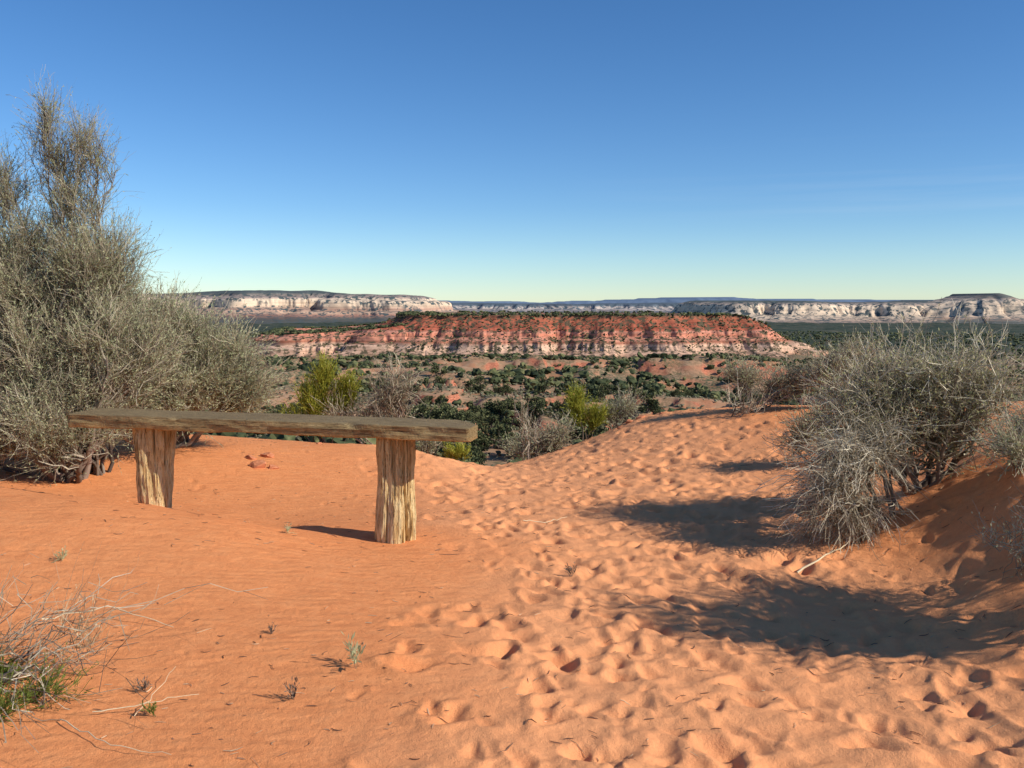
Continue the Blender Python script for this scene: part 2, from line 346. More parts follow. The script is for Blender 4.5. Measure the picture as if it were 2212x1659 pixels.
ribbon('hazy_plateau', 'distant hazy plateau with thin pale cliff bands',
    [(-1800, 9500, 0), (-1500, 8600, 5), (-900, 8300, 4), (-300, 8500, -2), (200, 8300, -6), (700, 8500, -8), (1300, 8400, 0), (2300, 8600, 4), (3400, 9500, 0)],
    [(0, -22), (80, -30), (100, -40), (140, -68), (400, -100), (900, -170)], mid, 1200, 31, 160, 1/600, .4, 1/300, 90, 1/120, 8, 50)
haz = strata_mat('far_ridge_hazed_rock', -200, 30, [(0, (.14, .19, .25)), (1, (.15, .21, .30))], .2, None, .02, .2, .002, .1)  # plain blue base colour stands in for distance haze
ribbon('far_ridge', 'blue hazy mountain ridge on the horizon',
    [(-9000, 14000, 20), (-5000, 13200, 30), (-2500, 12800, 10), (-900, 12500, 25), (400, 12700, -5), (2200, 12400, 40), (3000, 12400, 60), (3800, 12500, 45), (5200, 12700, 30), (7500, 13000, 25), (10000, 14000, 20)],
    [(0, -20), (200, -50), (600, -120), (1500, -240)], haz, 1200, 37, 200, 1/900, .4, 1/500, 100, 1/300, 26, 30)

# ------------------------------------------------------------------ junipers
JUN = mat_tint('juniper_foliage', [(0, (.024, .034, .018)), (.5, (.075, .088, .038)), (1, (.20, .195, .085))], 0, .9, .9)
SCR = mat_tint('valley_scrub', [(0, (.07, .07, .04)), (.5, (.18, .165, .10)), (1, (.32, .29, .18))], 0, .9, .7)
JBARK = mat_tint('juniper_bark', [(0, (.10, .07, .05)), (1, (.22, .17, .13))])
def juniper_mesh(seed):
    r = np.random.default_rng(seed); A = Acc()
    nl = r.integers(7, 12); C = np.stack([r.uniform(-.36, .36, nl), r.uniform(-.36, .36, nl), r.uniform(.2, .85, nl)], 1)
    C[:, :2] *= (1.2-C[:, 2:])*1.4
    limbs = []
    for c in C:
        b = np.array([0, 0, -.05]); s = np.linspace(0, 1, 5)[:, None]; limbs.append(b*(1-s)**2+2*s*(1-s)*np.array([c[0]*.3, c[1]*.3, .12])+s*s*c)
    limbs = np.array(limbs); A.tubes(limbs, np.linspace(.05, .012, 5)[None]*np.ones((nl, 1)), r.random(nl), 4, r)
    nb = sum(len(q) for q in A.Q)
    for c in C:
        rr = r.uniform(.12, .23); nq = 110
        d = nrm(r.normal(size=(nq, 3))); p = c+d*rr*r.uniform(.4, 1.1, (nq, 1))*np.array([1.15, 1.15, .9])
        A.leaves(p, nrm(d+r.normal(size=(nq, 3))*.7+[0, 0, .3]), r.uniform(.05, .12, nq), r.uniform(.02, .045, nq), np.clip(.5+.3*d[:, 2]+r.normal(size=nq)*.2+.1*r.normal(), 0, 1), r)
    tot = sum(len(q) for q in A.Q); mi = np.zeros(tot, int); mi[:nb] = 1
    return mesh_np('juniper_tree', np.concatenate(A.V), np.concatenate(A.Q), [JUN, JBARK], np.concatenate(A.T), False, None, mi)
jm = [juniper_mesh(50+i) for i in range(6)]
N = 56000
rr = np.sqrt(RNG.uniform(110**2, 1290**2, N)); aa = RNG.uniform(-.62, .62, N)
tx = np.sin(aa)*rr; ty = np.cos(aa)*rr
dens = sstep(-.16, .14, fbm(tx/38, ty/38, 4, 41)+.03+.24*sstep(500, 900, rr))
for (lx, ly, lw, lh) in LEDGES: dens = dens*(1-.9*np.exp(-((tx-lx)/lw)**4-((ty-ly+4)/14)**2))
keep = RNG.random(N) < (.10+.90*dens)*np.interp(rr, [110, 250, 450, 700, 1290], [.95, .85, .7, .55, .5])
tx, ty, rr = tx[keep], ty[keep], rr[keep]; tz = ground_z(tx, ty)
u = tx/ty*F+1106; v = 650+(EYE-tz)*F/ty
th = RNG.uniform(1.8, 5.0, len(tx))*np.where(RNG.random(len(tx)) < .4, .5, 1)
crest = np.interp(u, [0, 560, 950, 1050, 1150, 1400, 1640, 1750, 2212], [900, 900, 945, 990, 985, 880, 860, 800, 760])
vis = (v-th*F/ty < crest-4) & (u > 560) & (u < 2230)
size = th/rr*vis
order = np.argsort(-size)[:300]; big = np.zeros(len(tx), bool); big[order] = True
for i in order:
    o = bpy.data.objects.new('juniper_tree', jm[i % 6]); col.objects.link(o)
    o.location = (tx[i], ty[i], tz[i]-.1); w = th[i]*RNG.uniform(.9, 1.3)
    o.scale = (w, w, th[i]); o.rotation_euler = (0, 0, RNG.uniform(0, 6.28))
    o['label'] = 'dark green rounded juniper tree on the valley floor'; o['category'] = 'tree'; o['group'] = 'junipers scattered over the valley'
def ico(sub, seed):
    bm = bmesh.new(); bmesh.ops.create_icosphere(bm, subdivisions=sub, radius=.5)
    V = np.array([x.co[:] for x in bm.verts]); Fc = np.array([[x.index for x in f.verts] for f in bm.faces]); bm.free()
    r = np.random.default_rng(seed); V *= (1+r.uniform(-.55, .4, (len(V), 1))); V[:, 0] += V[:, 2]*r.uniform(-.4, .4); V[:, 2] = V[:, 2]*.95+.42
    return V, Fc
def stuff_trees(x, y, z, h, sub, acc):
    vs = [ico(sub, s) for s in range(8)]
    for k in range(8):
        s = slice(k, None, 8); V, Fc = vs[k]; n_ = len(x[s])
        if n_ == 0: continue
        a = RNG.uniform(0, 6.28, n_); w = h[s]*RNG.uniform(.8, 1.6, n_)
        c, sn = np.cos(a)[:, None], np.sin(a)[:, None]
        PX = (V[None, :, 0]*c-V[None, :, 1]*sn)*w[:, None]+x[s][:, None]; PY = (V[None, :, 0]*sn+V[None, :, 1]*c)*w[:, None]+y[s][:, None]
        PZ = V[None, :, 2]*h[s][:, None]+z[s][:, None]
        base = (np.arange(n_)*len(V))[:, None, None]
        acc[0].append(np.stack([PX, PY, PZ], -1).reshape(-1, 3)); acc[1].append((Fc[None]+base).reshape(-1, 3)+acc[3][0])
        acc[2].append(np.clip(np.repeat(RNG.normal(.45, .26, n_), len(V))+RNG.normal(0, .18, n_*len(V)), 0, 1)); acc[3][0] += n_*len(V)
acc = ([], [], [], [0])
rest = ~big
nf = rest & (rr < 550); ff = rest & (rr >= 550)
stuff_trees(tx[nf], ty[nf], tz[nf], th[nf], 2, acc); stuff_trees(tx[ff], ty[ff], tz[ff], th[ff], 1, acc)
add_obj('juniper_woodland', mesh_np('juniper_woodland', np.concatenate(acc[0]), np.concatenate(acc[1]), [JUN], np.concatenate(acc[2])), kind='stuff', label='dense dark juniper woodland filling the valley')
acc = ([], [], [], [0]); k = 18000
ra = np.sqrt(RNG.uniform(45**2, 520**2, k)); a0 = RNG.uniform(-.6, .6, k); px_, py_ = np.sin(a0)*ra, np.cos(a0)*ra
stuff_trees(px_, py_, ground_z(px_, py_), RNG.uniform(.35, 1.2, k), 1, acc)
add_obj('valley_scrub', mesh_np('valley_scrub', np.concatenate(acc[0]), np.concatenate(acc[1]), [SCR], np.concatenate(acc[2])), kind='stuff', label='low grey green scrub speckling the valley soil')
acc = ([], [], [], [0])
for M, k, h0, h1, lo, hi in ((mesa, 3400, 1.0, 3.0, 3, 64), (mesa, 1300, 3, 5.0, 0, 5), (mesa, 3600, 2, 4.5, 76, 104), (terr, 2600, 2.5, 5, 0, 4), (terr, 1200, 1.2, 3, 4, 64)):
    sub = M[:, lo:hi].reshape(-1, 3); A0 = sub[RNG.integers(0, len(sub), k)]+RNG.normal(size=(k, 3))*np.array([2, 2, 0])
    stuff_trees(A0[:, 0], A0[:, 1], A0[:, 2]-.3, RNG.uniform(h0, h1, k), 1, acc)
k = 9000; ra = np.sqrt(RNG.uniform(1290**2, 3000**2, k)); a0 = RNG.uniform(-.6, .6, k)
px_, py_ = np.sin(a0)*ra, np.cos(a0)*ra; ok = ~((px_ > -430) & (px_ < 490) & (py_ < 1800)); px_, py_ = px_[ok], py_[ok]
stuff_trees(px_, py_, ground_z(px_, py_), RNG.uniform(3, 6, len(px_)), 1, acc)
add_obj('mesa_woodland', mesh_np('mesa_woodland', np.concatenate(acc[0]), np.concatenate(acc[1]), [JUN], np.concatenate(acc[2])), kind='stuff', label='small dark junipers and scrub dotting the mesas and plain')

# ------------------------------------------------------------------ shrubs
def bez(a, c, b, K):
    s = np.linspace(0, 1, K)[None, :, None]; return a[:, None]*(1-s)**2+2*s*(1-s)*c[:, None]+s*s*b[:, None]
def along(P, idx, t):
    K = P.shape[1]; f = t*(K-1); i = np.minimum(f.astype(int), K-2); fr = (f-i)[:, None]
    return P[idx, i]*(1-fr)+P[idx, i+1]*fr, nrm(P[idx, i+1]-P[idx, i])
def shrub(name, label, cat, base, lobes, mw, mt, ml, seed, group=None, r0=.025, tw=26, tl=.2, tr=.0022, br=.005,
          dirw=(.5, .5, .4, .45), bend=.0, leaves=5, ll=.022, lw=.004, limb_up=.35, tintw=(0, 1), wig=.05, K=5, t0=.35, coh=.55, lj=.35, ts=.35, forks=0):
    r = np.random.default_rng(seed); base = np.array(base, float)
    e = bpy.data.objects.new(name, None); e.location = base; col.objects.link(e); e.empty_display_size = .2
    e['label'] = label; e['category'] = cat
    if group: e['group'] = group
    T = Acc(); B = Acc(); Lf = Acc()
    for (c, rad, nc) in lobes:
        c = np.array(c, float)-base; rad = np.array(rad, float); L = np.linalg.norm(c)
        nlimb = max(2, nc//22); ends = c+r.normal(size=(nlimb, 3))*rad*.4
        st = r.normal(size=(nlimb, 3))*np.array([.04, .04, .0]); st[:, 2] = -.04
        ctrl = ends*np.array([.55, .55, limb_up])+r.normal(size=(nlimb, 3))*L*.08
        P = bez(st, ctrl, ends, 12); P[:, 1:-1] += r.normal(size=(nlimb, 10, 3))*L*.018
        T.tubes(P, np.linspace(r0, r0*.22, 12)[None]*r.uniform(.6, 1.1, (nlimb, 1)), r.random(nlimb), 5, r)
        u = nrm(r.normal(size=(nc, 3))); pc = c+u*rad*(r.random((nc, 1))**(1/2.3))
        pc[:, 2] = np.maximum(pc[:, 2], -.02+.04*r.random(nc))
        ii = r.integers(0, nlimb, nc); s0, _ = along(P, ii, r.uniform(t0, .98, nc))
        LL = np.linalg.norm(pc-s0, axis=1, keepdims=True)
        Cb = bez(s0, (s0+pc)/2+r.normal(size=(nc, 3))*LL*.18, pc, 8); Cb[:, 1:-1] += r.normal(size=(nc, 6, 3))*LL[:, None]*wig*.6
        B.tubes(Cb, np.linspace(br, br*.4, 8)[None]*r.uniform(.6, 1.3, (nc, 1)), np.clip(r.normal(.4, .2, nc), 0, 1), 3, r)
        n_ = nc*tw; ci = np.repeat(np.arange(nc), tw); o, tg = along(Cb, ci, r.uniform(ts, 1, n_))
        outw = nrm(o*np.array([1, 1, .6])); cr = r.normal(size=(nc, 3))[ci]
        d = nrm(dirw[0]*tg+dirw[1]*np.array([0, 0, 1])+dirw[2]*outw+dirw[3]*(cr*coh+r.normal(size=(n_, 3))*(1-coh)))
        ln = tl*r.uniform(.35, 1.25, n_)[:, None]; s = np.linspace(0, 1, K)
        kink = np.cumsum(r.normal(size=(n_, K, 3))*wig, axis=1); kink[:, 0] = 0
        Tw = o[:, None]+(d[:, None]*s[None, :, None]+kink*s[None, :, None])*ln[:, None]
        Tw[..., 2] += bend*(s**2)[None]*ln
        tt = np.clip(r.uniform(*tintw, n_)*.8+.25*(o[:, 2]-c[2])/max(rad[2], .05), 0, 1)
        B.tubes(Tw, tr*np.linspace(1, .45, K)[None]*r.uniform(.7, 1.3, (n_, 1)), tt, 2, r)
        if forks:
            fi = np.repeat(np.arange(n_), forks); fo, fd = along(Tw, fi, r.uniform(.35, .9, len(fi)))
            fdir = nrm(fd+r.normal(size=(len(fi), 3))*.55+[0, 0, .15]); fl = (ln[fi]*r.uniform(.25, .55, (len(fi), 1)))
            s3 = np.linspace(0, 1, 3); FT = fo[:, None]+fdir[:, None]*s3[None, :, None]*fl[:, None]+r.normal(size=(len(fi), 3, 3))*fl[:, None]*.06*s3[None, :, None]
            B.tubes(FT, tr*.7*np.linspace(1, .5, 3)[None]*np.ones((len(fi), 1)), tt[fi], 2, r)
        if leaves:
            m_ = n_*leaves; ti = np.repeat(np.arange(n_), leaves); p, dd = along(Tw, ti, r.uniform(.25, 1, m_))
            Lf.leaves(p, nrm(dd+r.normal(size=(m_, 3))*lj), ll*r.uniform(.5, 1.3, m_), lw*r.uniform(.6, 1.3, m_), np.clip(np.repeat(r.random(nc), tw*leaves)*.5+r.random(m_)*.5, 0, 1), r)
    add_obj('trunk', T.mesh('trunk', [mw], True), e)
    add_obj('twigs', B.mesh('twigs', [mt]), e)
    if leaves: add_obj('foliage', Lf.mesh('foliage', [ml]), e)
    return e
def lobe(u, v, ru, rv, dist, nc, depth=None, dy=0):
    c = at(u, v, dist); s = dist/F; c[1] += dy
    return (c, (ru*s, depth if depth else ru*s*.8, rv*s), nc)

BARK = mat_tint('shrub_bark', [(0, (.07, .05, .04)), (.6, (.20, .15, .11)), (1, (.30, .24, .19))], 0, .9, 30)
SAGE_TWIG = mat_tint('sage_twigs', [(0, (.15, .115, .08)), (.5, (.42, .35, .25)), (1, (.68, .60, .44))], .15)
SAGE_LEAF = mat_tint('sage_leaves', [(0, (.30, .33, .17)), (.5, (.51, .53, .31)), (1, (.70, .67, .41))], .4)
GREY_TWIG = mat_tint('grey_dead_twigs', [(0, (.15, .12, .08)), (.45, (.50, .43, .31)), (1, (.84, .76, .58))], .15)
TIP_LEAF = mat_tint('olive_tips', [(0, (.34, .35, .14)), (1, (.64, .61, .32))], .35)
TEA = mat_tint('green_stems', [(0, (.18, .19, .025)), (.5, (.40, .40, .06)), (1, (.60, .57, .12))], .3)
DRY = mat_tint('straw_stalks', [(0, (.36, .24, .13)), (1, (.74, .60, .38))])
GREEN = mat_tint('green_blades', [(0, (.08, .12, .02)), (1, (.28, .32, .08))], .3)

sg = dict(t0=.5, wig=.08, lj=.4, ts=.45, forks=1)
bx, by = -3.05, 6.4
shrub('sagebrush', 'huge silvery sagebrush with a tall feathery spire on red sand', 'shrub', (bx, by, gz(bx, by)),
  [lobe(90, 790, 195, 130, 6.5, 200), lobe(60, 930, 200, 75, 6.3, 150), lobe(20, 630, 120, 105, 6.5, 110), lobe(190, 590, 85, 80, 6.5, 80),
   lobe(240, 760, 135, 125, 6.5, 130), lobe(-150, 720, 160, 200, 6.7, 70)],
  BARK, SAGE_TWIG, SAGE_LEAF, 101, None, .028, 27, .25, .0018, .006, (.5, .4, .45, .8), .06, 6, .025, .0033, **sg)
shrub('sagebrush', 'tall wispy sagebrush stems with feathery seed heads', 'shrub', (bx+.1, by+.2, gz(bx, by)),
  [lobe(95, 260, 20, 44, 6.6, 12), lobe(120, 350, 40, 40, 6.6, 16), lobe(175, 320, 42, 50, 6.6, 24), lobe(150, 440, 70, 50, 6.6, 26), lobe(10, 400, 44, 60, 6.6, 26), lobe(70, 530, 120, 60, 6.6, 50), lobe(255, 555, 38, 46, 6.6, 26)],
  BARK, SAGE_TWIG, SAGE_LEAF, 111, None, .016, 22, .26, .0014, .0038, (.45, .6, .35, .8), .05, 5, .022, .0026, t0=.75, lj=.35, wig=.08, forks=1)
bx, by = -2.7, 7.4
shrub('sagebrush', 'broad grey green sagebrush spreading low over red sand', 'shrub', (bx, by, gz(bx, by)),
  [lobe(345, 735, 110, 90, 7.3, 130), lobe(455, 790, 95, 88, 7.3, 110), lobe(350, 850, 150, 65, 7.1, 100), lobe(515, 850, 62, 45, 7.3, 60), lobe(280, 700, 70, 60, 7.2, 60), lobe(250, 890, 130, 50, 6.9, 85)],
  BARK, SAGE_TWIG, SAGE_LEAF, 102, None, .026, 27, .25, .0019, .006, (.5, .4, .45, .8), .06, 7, .026, .0036, **sg)
# right large shrub
rg = dict(wig=.15, coh=.35, ts=.3, forks=2)
bx, by = 2.33, 5.3
shrub('grey_desert_shrub', 'tangled grey leafless desert shrub leaning over a sand bank', 'shrub', (bx, by, gz(bx, by)),
  [lobe(1960, 815, 170, 78, 5.2, 74), lobe(2110, 825, 110, 90, 5.2, 54), lobe(1850, 885, 115, 75, 5.1, 42), lobe(2050, 940, 120, 60, 5.2, 22)],
  BARK, GREY_TWIG, TIP_LEAF, 103, None, .024, 14, .20, .0021, .0075, (.35, .35, .45, 1.0), .02, 4, .022, .0032, **rg)
bx, by = 1.98, 4.85
shrub('grey_desert_shrub', 'drooping ball of bare grey twigs over a sand bank', 'shrub', (bx, by, gz(bx, by)),
  [lobe(1835, 985, 90, 60, 4.8, 48), lobe(1795, 1060, 75, 58, 4.7, 40), lobe(1880, 960, 70, 50, 4.9, 24), lobe(1850, 1100, 70, 38, 4.75, 22)],
  BARK, GREY_TWIG, TIP_LEAF, 104, None, .014, 13, .22, .0023, .006, (.6, -.2, .6, .8), -.32, 0, limb_up=1.2, K=6, **{**rg, 'wig': .10})
bx, by = 2.75, 4.6
shrub('grey_desert_shrub', 'grey brown shrub with green sprigs on a sand bank', 'shrub', (bx, by, gz(bx, by)),
  [lobe(2190, 1030, 60, 45, 4.5, 26), lobe(2270, 960, 80, 110, 4.6, 60)],
  BARK, SAGE_TWIG, SAGE_LEAF, 105, None, .014, 14, .16, .0018, .004, (.4, .4, .4, .9), 0, 4, .02, .003, wig=.13, forks=1)
bx, by = 2.75, 3.1
z0 = gz(bx, by)
shrub('grey_desert_shrub', 'bare twiggy desert shrub on top of a sand bank', 'shrub', (bx, by, z0),
  [((bx, by, z0+.50), (.50, .20, .30), 66), ((bx+.1, by-.22, z0+.60), (.48, .14, .3), 40), ((bx+.1, by+.28, z0+.45), (.45, .12, .28), 30)],
  BARK, GREY_TWIG, SAGE_LEAF, 106, None, .022, 14, .26, .0036, .010, (.7, .4, .6, .6), 0, 2, .026, .006, wig=.1, forks=1)
bx, by = 2.10, 3.85
z0 = gz(bx, by)
shrub('small_dark_shrub', 'sparse small brown shrub on a shaded sand slope', 'shrub', (bx, by, z0),
  [((bx, by, z0+.12), (.2, .14, .1), 18)], BARK, SAGE_TWIG, SAGE_LEAF, 107, None, .006, 10, .13, .0013, .0025, (.4, .6, .3, .7), 0, 1, .014, .003, wig=.1)

# mid distance shrubs on the dune crest
def mid_shrub(name, label, u, dist, v0, lobes, mt, ml, seed, **kw):
    x = (u-1106)/F*dist; z = gz(x, dist)
    top = [lobe(lu, lv, ru, rv, dist, nc) for (lu, lv, ru, rv, nc) in lobes]
    return shrub(name, label, 'shrub', (x, dist, z), top, BARK, mt, ml, seed, None, **kw)
tea = dict(r0=.008, tw=20, tl=.16, tr=.0026, br=.004, dirw=(.4, .7, .3, .6), leaves=4, ll=.026, lw=.004, limb_up=.5, coh=.3, forks=1)
mid_shrub('green_ephedra_bush', 'upright yellow green ephedra bush behind a sand crest', 690, 9.4, 900, [(680, 860, 34, 42, 40), (698, 815, 26, 32, 22), (750, 845, 30, 34, 30), (640, 898, 34, 12, 12)], TEA, TEA, 201, **tea)
mid_shrub('green_ephedra_bush', 'narrow yellow green ephedra bush on a sand crest', 1262, 10.2, 940, [(1248, 885, 20, 44, 28), (1287, 905, 22, 28, 20)], TEA, TEA, 202, **tea)
mid_shrub('green_ephedra_bush', 'low bright green bush at the sand edge', 990, 9.3, 990, [(985, 980, 36, 10, 20)], TEA, TEA, 203, r0=.006, tw=18, tl=.10, tr=.003, br=.003, dirw=(.3, .7, .4, .6), leaves=3)
gk = dict(r0=.016, tw=14, tl=.18, tr=.0026, br=.007, dirw=(.5, .35, .4, .95), leaves=4, ll=.026, lw=.0042, wig=.12, forks=1, coh=.4)
mid_shrub('grey_sage_bush', 'rounded dark grey sage bush behind a sand crest', 845, 9.2, 905, [(845, 835, 54, 44, 44), (800, 885, 40, 22, 18), (740, 895, 50, 14, 14)], SAGE_TWIG, SAGE_LEAF, 204, **{**gk, 'leaves': 1})
mid_shrub('grey_sage_bush', 'grey green sage bush with bare stems on a dune', 1610, 9.2, 905, [(1610, 820, 36, 34, 30), (1680, 830, 50, 35, 30), (1740, 815, 40, 30, 22)], SAGE_TWIG, SAGE_LEAF, 205, **gk)
mid_shrub('grey_sage_bush', 'hazy grey sage bush on a dune top', 1790, 9.0, 870, [(1790, 805, 60, 40, 44), (1850, 775, 50, 40, 30)], SAGE_TWIG, SAGE_LEAF, 206, **gk)
mid_shrub('grey_sage_bush', 'silvery low sage bush at the sand edge', 1205, 9.9, 985, [(1200, 945, 46, 28, 34), (1160, 965, 36, 20, 18), (1115, 975, 30, 14, 12)], SAGE_TWIG, SAGE_LEAF, 207, **gk)
mid_shrub('grey_sage_bush', 'small grey green sage bush on a dune shoulder', 1320, 10.4, 925, [(1320, 892, 28, 20, 24), (1350, 880, 24, 18, 14)], SAGE_TWIG, SAGE_LEAF, 208, **gk)
mid_shrub('grey_sage_bush', 'grey sage bush half hidden on a sandy rise', 1765, 6.9, 985, [(1770, 925, 50, 40, 34), (1730, 955, 34, 24, 16)], SAGE_TWIG, SAGE_LEAF, 212, **gk)
bk = dict(r0=.010, tw=7, tl=.2, tr=.0026, br=.0045, dirw=(.4, .8, .2, .4), leaves=0, wig=.1)
mid_shrub('dead_twig_bush', 'bare pale dead bush at the sand edge', 1140, 9.3, 985, [(1135, 895, 24, 32, 9), (1150, 935, 20, 25, 7)], GREY_TWIG, None, 209, **bk)
mid_shrub('dead_twig_bush', 'leaning bare grey dead branches on a dune', 1580, 9.0, 915, [(1610, 875, 44, 22, 18)], GREY_TWIG, None, 210, **bk)
mid_shrub('grey_sage_bush', 'grey sage bush tucked behind a wooden bench', 930, 9.3, 975, [(925, 960, 28, 12, 14)], SAGE_TWIG, SAGE_LEAF, 211, **gk)
# foreground dry bush
bx, by = -1.72, 2.95
z0 = gz(bx, by)
shrub('dry_desert_bush', 'sprawling half dead bush of curved grey twigs on sand', 'shrub', (bx, by, z0),
  [((bx+.24, by-.02, z0+.12), (.32, .2, .07), 10), ((bx, by-.05, z0+.13), (.28, .2, .09), 16), ((bx+.16, by-.22, z0+.05), (.32, .14, .05), 11)],
  BARK, SAGE_TWIG, GREEN, 301, None, .006, 5, .28, .0018, .0032, (1.0, .0, .7, .6), -.08, 0, wig=.12, K=8, forks=1)
shrub('dry_desert_bush', 'pale bare twigs arching out of a dead bush', 'shrub', (bx-.05, by+.08, z0),
  [((bx+.1, by, z0+.17), (.26, .2, .08), 10)],
  BARK, GREY_TWIG, GREEN, 304, None, .004, 5, .24, .0014, .002, (1.0, .15, .7, .6), -.04, 0, wig=.13, K=8)
bx, by = -1.42, 3.0; z0 = gz(bx, by)
shrub('dry_grass_tuft', 'tall pale straw coloured dry stalks beside a dead bush', 'grass', (bx, by, z0),
  [((bx, by, z0+.15), (.12, .1, .08), 13)], BARK, DRY, DRY, 302, None, .002, 7, .14, .0009, .0012, (.5, .6, .4, .7), 0, 1, .010, .002, wig=.12)
for j, (bx, by, rr_) in enumerate([(-1.42, 2.82, .11), (-1.50, 2.70, .09), (-1.62, 2.92, .08)]):
    z0 = gz(bx, by)
    shrub('green_grass_tuft', 'short bright green grass tuft on red sand', 'grass', (bx, by, z0),
      [((bx, by, z0+.03), (rr_, .08, .03), 15)], BARK, GREEN, GREEN, 303+10*j, None, .002, 12, .085, .0014, .001, (.2, .6, .8, .8), -.1, 1, .016, .002, wig=.1)
for i, (u_, v_, s_, nm, lb, ma) in enumerate([(770, 1445, 1.1, 'seedling_plant', 'small grey green seedling with long pointed leaves', SAGE_LEAF), (620, 1178, .5, 'seedling_plant', 'tiny pale green seedling on smooth sand', SAGE_LEAF),
     (135, 1262, .6, 'seedling_plant', 'tiny green and brown sprig on smooth sand', SAGE_LEAF), (365, 1100, .4, 'seedling_plant', 'tiny sprig beside a bench leg', SAGE_LEAF),
     (310, 1510, .5, 'dry_grass_tuft', 'dry brown sprig on red sand', BARK), (635, 1520, .55, 'dry_grass_tuft', 'flattened dry brown sprig on red sand', BARK), (330, 1560, .5, 'seedling_plant', 'dark green sprig by dry twigs', GREEN),
     (585, 1385, .4, 'dry_grass_tuft', 'tiny dry upright stem on sand', BARK), (1235, 1235, .6, 'dry_grass_tuft', 'dead twig cluster lying on the sandy path', BARK)]):
    Yd = F*EYE/(v_-650); x = (u_-1106)/F*Yd; z0 = gz(x, Yd); s = .045*s_
    shrub(nm, lb, 'plant', (x, Yd, z0), [((x, Yd, z0+s*.5), (s*.5, s*.5, s*.3), 5)], BARK, ma, ma, 400+i, None, .0012, 4, s*1.5, .0013, .001, (.2, .6, .9, .7), 0, 3, s*.6, s*.08, wig=.06)

# ------------------------------------------------------------------ loose rocks at the sand edge
ROCK = mat_tint('red_rock', [(0, (.30, .09, .045)), (.5, (.52, .19, .09)), (1, (.68, .29, .15))], 0, .95, 25)
def rock(u, v, dist, sx, seed, label='blocky red sandstone lump half buried in sand'):
    r = np.random.default_rng(seed); bm = bmesh.new(); bmesh.ops.create_icosphere(bm, subdivisions=3, radius=1)
    V = np.array([x.co[:] for x in bm.verts]); Fc = np.array([[x.index for x in f.verts] for f in bm.faces]); bm.free()
    for _ in range(9):
        n_ = nrm(r.normal(size=3)); d = r.uniform(.45, .8); ex = np.maximum(V@n_-d, 0); V = V-ex[:, None]*n_
    V += .06*np.stack([fbm(V[:, 0]*4+i*9, V[:, 1]*4+V[:, 2]*3, 3, seed+i) for i in range(3)], 1)
    x = (u-1106)/F*dist; s = sx*dist/F; V = V*np.array([s, s*.8, s*.6])
    o = add_obj('red_rock', mesh_np('red_rock', V, Fc, [ROCK], r.uniform(.2, .9, len(V))), label=label, category='rock', group='red rocks at the sand edge')
    o.location = (x, dist, gz(x, dist)+s*.1)
for i, (u_, v_, d_, s_) in enumerate([(560, 985, 6.9, 22), (590, 990, 6.9, 14), (540, 978, 7.1, 14), (575, 985, 7.2, 16), (1360, 900, 9.9, 10), (1385, 892, 9.9, 12), (1340, 915, 9.7, 8), (1430, 885, 9.9, 7), (690, 950, 7.9, 7)]):
    rock(u_, v_, d_, s_, 500+i)

# ------------------------------------------------------------------ litter on sand
A = Acc(); r = np.random.default_rng(77); k = 3400
x = r.uniform(-4, 4, k); y = 1.8+7*r.random(k)**1.3
kp = (fbm(x*.9, y*.9, 3, 60) > -.3+.3*r.random(k)); x, y = x[kp], y[kp]; k = len(x)
a = r.normal(0, .9, k); L = r.uniform(.005, .020, k)*np.where(r.random(k) < .05, 2.6, 1)
dx, dy = np.cos(a)*L, np.sin(a)*L; s = np.linspace(-1, 1, 4)
bnd = r.normal(0, .3, k)[:, None]*(s**2)[None]
PX = x[:, None]+dx[:, None]*s-dy[:, None]*bnd; PY = y[:, None]+dy[:, None]*s+dx[:, None]*bnd
PZ = ground_z(PX, PY)+.003
A.tubes(np.stack([PX, PY, PZ], -1), (r.uniform(.0007, .0019, k))[:, None]*np.array([.6, 1, 1, .5]), r.random(k), 3, r)
LIT = mat_tint('dry_plant_litter', [(0, (.10, .055, .038)), (.55, (.26, .14, .085)), (1, (.64, .46, .28))], 0, .9, 40)
add_obj('plant_litter', A.mesh('plant_litter', [LIT]), kind='stuff', label='scattered dry twigs and bark chips on the sand')
def stick(name, label, pts, rad, seed):
    r = np.random.default_rng(seed); P = []
    for (u_, v_, h) in pts:
        Yd = F*EYE/(v_-650); Yd = F*(EYE-gz((u_-1106)/F*Yd, Yd))/(v_-650); xx = (u_-1106)/F*Yd; P.append((xx, Yd, gz(xx, Yd)+h))
    P = np.array(P); t = np.linspace(0, len(P)-1, 14); P = np.stack([np.interp(t, np.arange(len(P)), P[:, i]) for i in range(3)], 1)
    P[1:-1] += r.normal(size=(12, 3))*.003
    o0 = P[0].copy(); A = Acc(); A.tubes((P-o0)[None], np.linspace(rad, rad*.4, 14)[None], np.array([.95]), 6, r)
    o = add_obj(name, A.mesh(name, [DRY], True), label=label, category='stick'); o.location = o0
stick('fallen_stick', 'long pale curved stick lying on the sand', [(1722, 1238, .006), (1770, 1212, .01), (1830, 1178, .03)], .006, 1)
stick('fallen_stick', 'thin forked twig lying on the path', [(1130, 1130, .004), (1180, 1128, .006), (1225, 1122, .01)], .003, 2)
stick('fallen_stick', 'thin pale stalk lying over red sand', [(200, 1545, .01), (320, 1540, .03), (430, 1520, .03)], .0018, 3)
stick('fallen_stick', 'thin pale stalk lying over red sand', [(130, 1560, .01), (230, 1620, .02), (370, 1640, .01)], .0018, 4)
stick('fallen_stick', 'thin pale stalk rising from a dry bush', [(290, 1555, .01), (340, 1510, .03), (380, 1465, .04)], .0014, 5)
stick('fallen_stick', 'dark curved twig reaching over red sand', [(90, 1350, .03), (240, 1335, .05), (375, 1358, .01)], .003, 6)

